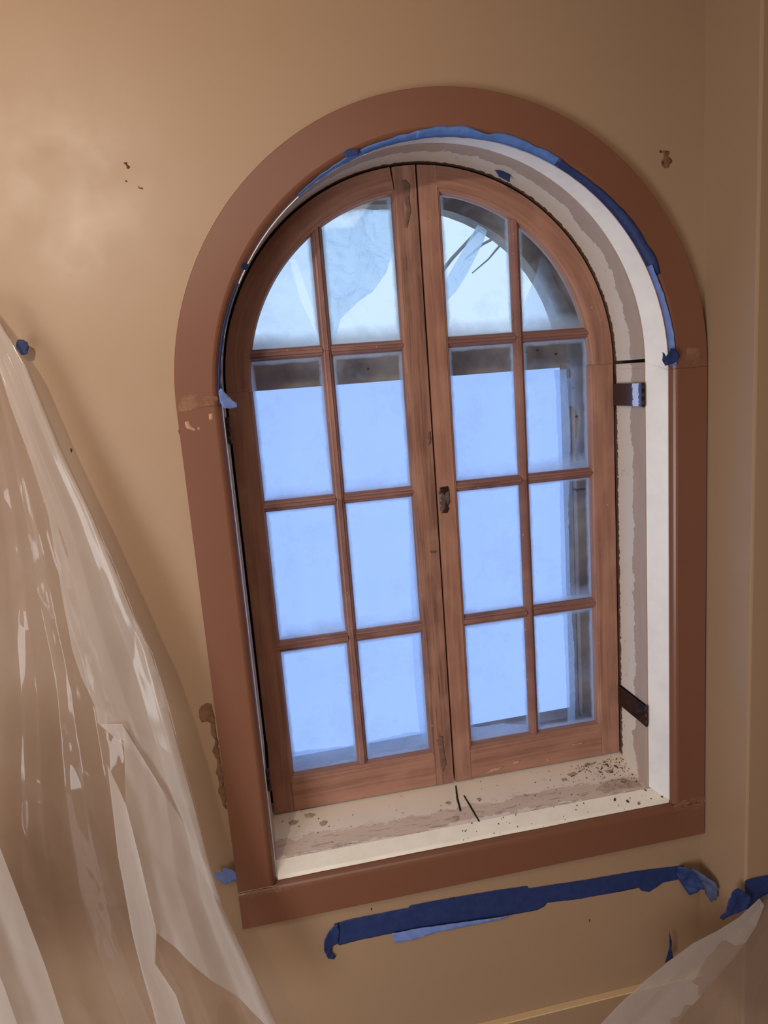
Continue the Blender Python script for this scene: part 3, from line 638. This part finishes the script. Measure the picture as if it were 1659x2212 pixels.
ribbon('masking_tape', 24, 62, ri, interp([(24, .500), (27, .504), (33, .501), (40, .500), (48, .496), (55, .492), (62, .493)], .003, .3, 1), TAPE, 'broad dark blue tape on the right shoulder of the arch', seed=1)
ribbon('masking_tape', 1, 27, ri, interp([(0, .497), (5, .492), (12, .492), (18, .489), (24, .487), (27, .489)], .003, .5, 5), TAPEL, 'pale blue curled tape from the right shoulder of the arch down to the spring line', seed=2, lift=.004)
ribbon('masking_tape', 61, 97, ri, interp([(61, .495), (70, .496), (76, .499), (80, .490), (86, .500), (92, .498), (97, .494)], .003, .3, 8), TAPEB, 'window-lit blue tape along the top of the arch', seed=3)
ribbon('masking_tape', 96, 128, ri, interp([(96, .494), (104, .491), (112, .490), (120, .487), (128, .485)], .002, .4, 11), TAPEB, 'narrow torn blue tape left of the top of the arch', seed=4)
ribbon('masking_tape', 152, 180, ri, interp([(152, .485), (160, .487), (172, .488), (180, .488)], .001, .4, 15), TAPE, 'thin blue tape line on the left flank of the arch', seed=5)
def curl(ax, a, b, h):
    """lifts a patch off the surface between a and b along axis 0/1"""
    def d(u, v):
        q = ((u, v)[ax] - a) / (b - a); q = max(0, min(1, q)); return -h * q * q - .0006 + noise.noise(Vector((u * 40, v * 40, 3))) * .0008
    return d
def tape(pts, label, mat=TAPE, disp=None, jag=.0008, thick=.0003, group=None, **kw):
    return tag(patch('masking_tape', pts, mat, None, thick, .006, disp or (lambda u, v: noise.noise(Vector((u * 30, v * 30, 0))) * .0005), jag, **kw), label, 'tape', group)
tape([(-0.2054,-0.0040,1.6024),(-0.1960,-0.0040,1.6079),(-0.1816,-0.0040,1.6093),(-0.1730,-0.0040,1.6059),(-0.1772,-0.0040,1.5985),(-0.1899,-0.0040,1.5955),(-0.2033,-0.0040,1.5949)], 'small dark blue wad of tape on the upper left of the arch', disp=curl(1, 1.6, 1.58, .004))
tape([(-0.4173,-0.0030,1.4093),(-0.4116,-0.0030,1.4132),(-0.4039,0.0120,1.4111),(-0.4069,0.0120,1.3993),(-0.4182,-0.0030,1.4009)], 'small blue tape triangle on the left shoulder of the arch')
tape([(0.1401,0.1200,1.5994),(0.1577,0.1200,1.5962),(0.1763,0.1200,1.5874),(0.1735,0.1200,1.5724),(0.1622,0.1200,1.5783),(0.1498,0.1200,1.5842)], 'blue scrap of tape under the arch above the right sash')
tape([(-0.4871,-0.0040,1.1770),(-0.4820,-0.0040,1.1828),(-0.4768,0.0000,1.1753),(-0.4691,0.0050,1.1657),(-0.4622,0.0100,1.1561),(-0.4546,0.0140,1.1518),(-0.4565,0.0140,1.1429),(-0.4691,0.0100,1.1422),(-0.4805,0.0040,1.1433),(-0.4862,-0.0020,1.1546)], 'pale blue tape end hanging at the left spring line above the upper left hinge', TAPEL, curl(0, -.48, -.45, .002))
tape([(0.4553,-0.0060,1.1880),(0.4629,-0.0080,1.1776),(0.4736,-0.0120,1.1943),(0.4868,-0.0120,1.1895),(0.4948,-0.0100,1.1773),(0.4894,-0.0080,1.1659),(0.4773,-0.0060,1.1599),(0.4640,-0.0060,1.1579),(0.4553,-0.0060,1.1703)], 'dark blue crumpled tape end at the right spring line', TAPE, crumple(.004, 60))
# tape under the window
tape([(-0.3668,0.0208,-0.0493),(-0.3254,0.0208,-0.0469),(-0.2816,0.0208,-0.0475),(-0.2153,0.0208,-0.0484),(-0.1907,0.0208,-0.0492),(-0.1859,0.0208,-0.0441),(-0.1023,0.0208,-0.0461),(0.0130,0.0208,-0.0513),(0.1048,0.0208,-0.0582),(0.1092,0.0208,-0.0656),(0.2397,0.0208,-0.0746),(0.4018,0.0208,-0.0822),(0.5069,0.0208,-0.0923),(0.5277,0.0208,-0.0955),(0.5173,0.0208,-0.1118),(0.5095,0.0208,-0.1313),(0.4680,0.0208,-0.1312),(0.4576,0.0208,-0.1369),(0.4292,0.0208,-0.1490),(0.4075,0.0208,-0.1400),(0.4013,0.0208,-0.1307),(0.3505,0.0208,-0.1297),(0.2383,0.0208,-0.1248),(0.1554,0.0208,-0.1160),(0.1479,0.0208,-0.1245),(0.1283,0.0208,-0.1303),(0.0922,0.0208,-0.1295),(-0.0025,0.0208,-0.1238),(-0.0837,0.0208,-0.1184),(-0.1748,0.0208,-0.1116),(-0.2420,0.0208,-0.1078),(-0.3085,0.0208,-0.1066),(-0.3601,0.0208,-0.1087),(-0.3712,0.0208,-0.0986)],
     'long navy blue masking tape strip on the wall under the window casing', group='tape on the wall under the window')
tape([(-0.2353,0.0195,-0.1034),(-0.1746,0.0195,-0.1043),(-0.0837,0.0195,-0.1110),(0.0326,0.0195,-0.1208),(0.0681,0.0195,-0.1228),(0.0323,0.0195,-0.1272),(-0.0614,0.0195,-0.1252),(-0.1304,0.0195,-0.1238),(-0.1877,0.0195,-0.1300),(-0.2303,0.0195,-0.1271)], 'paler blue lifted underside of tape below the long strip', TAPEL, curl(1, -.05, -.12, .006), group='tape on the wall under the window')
tape([(-0.3584,0.0180,-0.0478),(-0.3789,0.0180,-0.0600),(-0.3937,0.0180,-0.0808),(-0.3969,0.0180,-0.1046),(-0.3896,0.0180,-0.1312),(-0.3752,0.0180,-0.1398),(-0.3714,0.0180,-0.1333),(-0.3798,0.0180,-0.1188),(-0.3775,0.0180,-0.1045),(-0.3630,0.0180,-0.1007),(-0.3574,0.0180,-0.0737)], 'curled left end of the blue tape under the window', TAPE, curl(0, -.37, -.41, .012), group='tape on the wall under the window')
tape([(0.5038,0.0120,-0.0865),(0.5205,0.0060,-0.0833),(0.5415,-0.0050,-0.0930),(0.5544,-0.0200,-0.0953),(0.5609,-0.0400,-0.0949),(0.5666,-0.0500,-0.1042),(0.5605,-0.0300,-0.1335),(0.5495,-0.0200,-0.1373),(0.5392,-0.0050,-0.1503),(0.5258,0.0060,-0.1610),(0.5154,0.0100,-0.1431),(0.5012,0.0120,-0.1096)], 'dark loose flap of tape at the right end under the window', TAPE, crumple(.008, 22), group='tape on the wall under the window')
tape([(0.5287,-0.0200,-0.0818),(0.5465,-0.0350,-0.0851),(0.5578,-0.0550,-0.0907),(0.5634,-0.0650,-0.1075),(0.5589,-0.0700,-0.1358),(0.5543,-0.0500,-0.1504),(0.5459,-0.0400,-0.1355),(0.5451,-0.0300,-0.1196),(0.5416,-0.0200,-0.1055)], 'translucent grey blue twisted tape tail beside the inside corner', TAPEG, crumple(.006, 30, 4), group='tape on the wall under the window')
tape([(0.5693,-0.1500,-0.0210),(0.5885,-0.1500,-0.0193),(0.6296,-0.1500,-0.0201),(0.7045,-0.1500,-0.0233),(0.7063,-0.1500,-0.0789),(0.6312,-0.1500,-0.0801),(0.6081,-0.1500,-0.0845),(0.5743,-0.1500,-0.0975)], 'blue tape strip round the outside corner on the right wall', TAPE, group='tape on the right wall corner')
tape([(0.5423,-0.1620,-0.0239),(0.5568,-0.1620,-0.0344),(0.5714,-0.1620,-0.0497),(0.5766,-0.1620,-0.0678),(0.5577,-0.1620,-0.0828),(0.5267,-0.1620,-0.0900),(0.5055,-0.1620,-0.0995),(0.4935,-0.1620,-0.0870),(0.5099,-0.1620,-0.0764),(0.5167,-0.1620,-0.0539),(0.5259,-0.1620,-0.0345)], 'dark folded blue tape holding the plastic at the outside corner', TAPE, crumple(.006, 25, 7), group='tape on the right wall corner')
tape([(0.4762,0.0100,-0.2614),(0.4801,0.0100,-0.2881),(0.4774,0.0100,-0.3066),(0.4826,0.0100,-0.3353),(0.4707,0.0100,-0.3406),(0.4589,0.0100,-0.3459),(0.4656,0.0100,-0.3228),(0.4722,0.0100,-0.3025),(0.4736,0.0100,-0.2838)], 'thin dark blue curled tape sliver on the wall beside the lower right plastic', TAPE, curl(1, -.2, -.3, .01))
tape([(-0.6162,0.0040,0.1542),(-0.6077,0.0040,0.1501),(-0.5972,0.0040,0.1466),(-0.5949,0.0040,0.1586),(-0.5853,0.0040,0.1554),(-0.5733,0.0040,0.1470),(-0.5665,0.0040,0.1364),(-0.5636,0.0040,0.1266),(-0.5703,0.0040,0.1201),(-0.5813,0.0040,0.1203),(-0.5936,0.0040,0.1173),(-0.6046,0.0040,0.1255),(-0.6129,0.0040,0.1399)], 'lit blue petal-shaped tape flap between the casing corner and the plastic', TAPEL, curl(1, -.0, -.05, .004))
tape([(-0.8343,0.0080,1.2939),(-0.8306,0.0080,1.2969),(-0.8228,0.0080,1.2964),(-0.8164,0.0080,1.2910),(-0.8153,0.0080,1.2826),(-0.8196,0.0080,1.2704),(-0.8303,0.0080,1.2686),(-0.8381,0.0080,1.2800)], 'dark blue rounded tape tab on the left wall behind the plastic edge', TAPE, curl(0, -.9, -.86, .01))

# ------------------------------------------------------------ draped polythene, left
def fold_fn(seed, fs=1.):
    r = random.Random(seed); ks = [(r.uniform(2.2, 3.4), r.uniform(0, 9), .62), (r.uniform(5, 7.5), r.uniform(0, 9), .30), (r.uniform(11, 14), r.uniform(0, 9), .05)]
    def f(s, t):
        a = 0
        for k, p, w_ in ks:
            x = fs * (s + .09 * noise.noise(Vector((s * 2, t * 2.2, seed + k)))) * k + p
            tri = abs((x % 1) * 2 - 1); tri = tri * tri * (3 - 2 * tri) if k < 4 else tri; a += w_ * (tri * 2 - 1)
        return a
    return f
def lerp_curve(c, t):
    x = t * (len(c) - 1); i = min(int(x), len(c) - 2); return Vector(c[i]).lerp(Vector(c[i + 1]), x - i)
def drape(name, edge_a, edge_b, amp, seed, mat, parent=None, ns=150, ntt=200, crum=.004, fs_=1.):
    f = fold_fn(seed, fs_); vs, fs = [], []
    for j in range(ntt + 1):
        t = j / ntt; a, b = lerp_curve(edge_a, t), lerp_curve(edge_b, t)
        for i in range(ns + 1):
            s = i / ns; p = a.lerp(b, s); e = min(1, s * 9) ** .7
            am = amp[0] + (amp[1] - amp[0]) * t
            y = am * f(s, t) * e
            q = Vector((p.x * 7, p.z * 3.2, seed)); c1 = abs(noise.noise(q)) - .2; q2 = Vector((p.x * 16, p.z * 9, seed + 4)); c2 = abs(noise.noise(q2)) - .2
            y -= crum * (2.2 * c1 + c2) * (.3 + .7 * e)
            p.y = min(p.y + y, .012); vs.append(p)
    n = ns + 1
    for j in range(ntt):
        for i in range(ns): fs.append((j * n + i, j * n + i + 1, (j + 1) * n + i + 1, (j + 1) * n + i))
    return link(name, mesh_from(vs, fs), mat, parent, True)
EA = [(-0.8690,-0.0200,1.3649),(-0.8486,-0.0300,1.3309),(-0.8127,-0.0400,1.2474),(-0.7771,-0.0500,1.1037),(-0.7377,-0.0600,0.9720),(-0.7062,-0.0700,0.8551),(-0.6868,-0.0800,0.7783),(-0.6637,-0.0800,0.6962),(-0.6476,-0.0900,0.5984),(-0.6329,-0.1000,0.4795),(-0.6200,-0.1000,0.3672),(-0.6066,-0.1100,0.2479),(-0.5933,-0.1100,0.1660),(-0.5717,-0.1200,0.0941),(-0.5427,-0.1300,-0.0081),(-0.5034,-0.1400,-0.1491)]
EB = [(-0.8923,-0.0200,1.3622),(-0.9227,-0.0300,1.2956),(-0.9427,-0.0500,1.2245),(-0.9702,-0.0600,1.1303),(-0.9952,-0.0800,1.0288),(-1.0191,-0.0900,0.9340),(-1.0388,-0.1100,0.8412),(-1.0577,-0.1200,0.7538),(-1.0768,-0.1300,0.6660),(-1.0959,-0.1400,0.5778),(-1.1152,-0.1500,0.4891),(-1.1346,-0.1600,0.3999),(-1.1580,-0.1600,0.3125),(-1.1762,-0.1700,0.2308),(-1.1927,-0.1800,0.1581),(-1.2136,-0.1800,0.0859)]
lp = empty('plastic_drape', label='large translucent plastic sheet hanging in fanned folds at the left', cat='plastic sheet')
drape('sheet', EA, EB, (.004, .024), 3, PLASTIC, lp, 220, 300, .007)
FA = [Vector(p) + Vector((0, -.016, 0)) for p in EA]
FB = [(-0.8697,-0.0450,1.3581),(-0.8630,-0.0500,1.2746),(-0.8453,-0.0600,1.1765),(-0.8222,-0.0750,1.0766),(-0.8079,-0.0800,0.9833),(-0.8048,-0.0900,0.8990),(-0.8009,-0.1000,0.8138),(-0.7970,-0.1050,0.7348),(-0.7879,-0.1100,0.6793),(-0.7718,-0.1150,0.6257),(-0.7713,-0.1150,0.5885),(-0.7276,-0.1200,0.5815),(-0.7330,-0.1250,0.5115),(-0.7480,-0.1300,0.3825),(-0.7355,-0.1400,0.2879),(-0.7183,-0.1500,0.1600)]
drape('folded_edge', FA, FB, (.002, .010), 8, PLASTIC2, lp, 70, 220, .004, .38)
GA = [(-0.7373,-0.1550,0.4348),(-0.7273,-0.1600,0.3301),(-0.7154,-0.1650,0.1698),(-0.7266,-0.1650,0.1028),(-0.6966,-0.1700,0.0265),(-0.6814,-0.1750,-0.0687)]
GB = [(-0.7590,-0.1500,0.5206),(-0.7650,-0.1550,0.3347),(-0.7602,-0.1600,0.1785),(-0.7530,-0.1650,0.0992),(-0.7455,-0.1650,0.0242),(-0.7381,-0.1700,-0.0580)]
drape('folded_edge', GA, GB, (.001, .004), 12, PLASTIC2, lp, 30, 90, .003, .2)
GA = [(-0.9585,-0.1900,0.5360),(-0.9438,-0.2000,0.4233),(-0.9233,-0.2050,0.3027),(-0.9046,-0.2100,0.1881),(-0.8849,-0.2150,0.0297)]
GB = [(-1.0940,-0.2000,0.5681),(-1.1085,-0.2100,0.4653),(-1.1260,-0.2150,0.3580),(-1.1423,-0.2200,0.2574),(-1.1655,-0.2250,0.1188)]
drape('folded_edge', GA, GB, (.004, .012), 15, PLASTIC2, lp, 60, 90, .004, .35)
GA = [(-0.9892,-0.2350,0.3509),(-0.9744,-0.2400,0.2512),(-0.9608,-0.2450,0.1775),(-0.9469,-0.2500,0.0735)]
GB = [(-1.1107,-0.2400,0.3831),(-1.1250,-0.2450,0.2932),(-1.1348,-0.2500,0.2281),(-1.1495,-0.2550,0.1359)]
drape('folded_edge', GA, GB, (.003, .008), 17, PLASTIC2, lp, 40, 60, .003, .3)
# ------------------------------------------------------------ draped polythene, lower right
rp_ = empty('plastic_drape', label='translucent plastic sheet taped to the outside corner at the lower right', cat='plastic sheet')
EA = [(0.6093,-0.1600,-0.0612),(0.5500,-0.1630,-0.0971),(0.4927,-0.1700,-0.1116),(0.4204,-0.1800,-0.1192),(0.3565,-0.1900,-0.1400),(0.2938,-0.2000,-0.1624),(0.2266,-0.2100,-0.1945),(0.1384,-0.2200,-0.2526)]
EB = [(0.6299,-0.1600,-0.0598),(0.6901,-0.1700,-0.1025),(0.7578,-0.1800,-0.1598),(0.7762,-0.1900,-0.2182),(0.7688,-0.2000,-0.2577),(0.7614,-0.2100,-0.2970),(0.7545,-0.2200,-0.3488),(0.7488,-0.2300,-0.4265)]
drape('sheet', EA, EB, (.001, .014), 21, PLASTIC, rp_, 130, 110, .003, .55)
FA = [(0.5900,-0.1720,-0.0535),(0.5372,-0.1750,-0.0880),(0.4805,-0.1820,-0.1023),(0.4088,-0.1920,-0.1097),(0.3454,-0.2020,-0.1301),(0.2833,-0.2120,-0.1522),(0.2168,-0.2220,-0.1838),(0.1305,-0.2320,-0.2415)]
FB = [(0.6025,-0.1720,-0.0744),(0.5796,-0.1750,-0.1211),(0.5507,-0.1820,-0.1447),(0.5058,-0.1920,-0.1795),(0.4613,-0.2020,-0.2016),(0.4129,-0.2120,-0.2279),(0.3640,-0.2220,-0.2533),(0.3180,-0.2320,-0.2966)]
drape('folded_edge', FA, FB, (.001, .006), 23, PLASTIC2, rp_, 50, 110, .002, .3)

# ------------------------------------------------------------ flakes of old paint on the sill
def sill_z(y): return .119 + (y - .05) * .2126 if y > .05 else .119 + (y - .05) * .447
def flake(x, y, r, rnd):
    n = rnd.randint(5, 7); ph = rnd.uniform(0, 6); el = rnd.uniform(.35, .8); a = rnd.uniform(0, PI)
    vs = []
    for i in range(n):
        t = ph + 2 * PI * i / n; q = r * rnd.uniform(.6, 1.1); u, v = q * math.cos(t), q * el * math.sin(t)
        vs.append((u * math.cos(a) - v * math.sin(a), u * math.sin(a) + v * math.cos(a)))
    top = [(p[0], p[1], r * .28 * noise.noise(Vector((p[0] * 300, p[1] * 300, x * 50))) + .0016) for p in vs]; bot = [(p[0], p[1], 0.0006) for p in vs]
    sl = .2126 if y > .05 else .447
    allv = [(p[0], p[1], p[2] + p[1] * sl) for p in top + bot]
    fs = [tuple(range(n)), tuple(range(n, 2 * n))] + [(i, (i + 1) % n, n + (i + 1) % n, n + i) for i in range(n)]
    return allv, fs
rnd = random.Random(9)
big = [(0.3572,0.1426,0.1387),(0.3577,0.1289,0.1358),(0.3876,0.1216,0.1342),(0.3558,0.1601,0.1424),(0.3959,0.0832,0.1261),(0.3868,0.1491,0.1401),(0.3379,0.1610,0.1426),(0.4075,0.1389,0.1379),(0.4312,0.0779,0.1249),(0.3823,0.0704,0.1233)] + [(0.3492,0.0380,0.1136),(0.3782,0.0278,0.1091),(0.4026,0.0185,0.1049),(0.4371,0.0469,0.1176),(0.4680,0.0230,0.1069)]
for i, p in enumerate(big):
    vs_, fs_ = flake(p[0], p[1], rnd.uniform(.0035, .0062), rnd)
    o = link('paint_flake', mesh_from(vs_, fs_), CHIP if i % 3 else BARE); o.location = (p[0], p[1], sill_z(p[1]))
    tag(o, 'small dark flake of old paint lying on the sill in the right corner', 'paint flake', 'paint flakes on the sill')
vs_, fs_ = [], []
for i in range(230):
    if i < 150: x = .445 - abs(rnd.gauss(0, .085)); y = .165 - abs(rnd.gauss(0, .045))
    elif i < 200: x = rnd.uniform(-.46, .43); y = rnd.uniform(.06, .17)
    else: x = rnd.uniform(-.05, .46); y = rnd.uniform(.008, .05)
    if y < .006 or x < -.475 or x > .44: continue
    v_, f_ = flake(x, y, rnd.uniform(.0008, .0026), rnd); b_ = len(vs_)
    vs_ += [(a + x, b + y, c + sill_z(y)) for a, b, c in v_]; fs_ += [tuple(k + b_ for k in f) for f in f_]
tag(link('paint_crumbs', mesh_from(vs_, fs_), CHIP), 'fine dark crumbs of paint scattered over the sill', 'debris', kind='stuff')
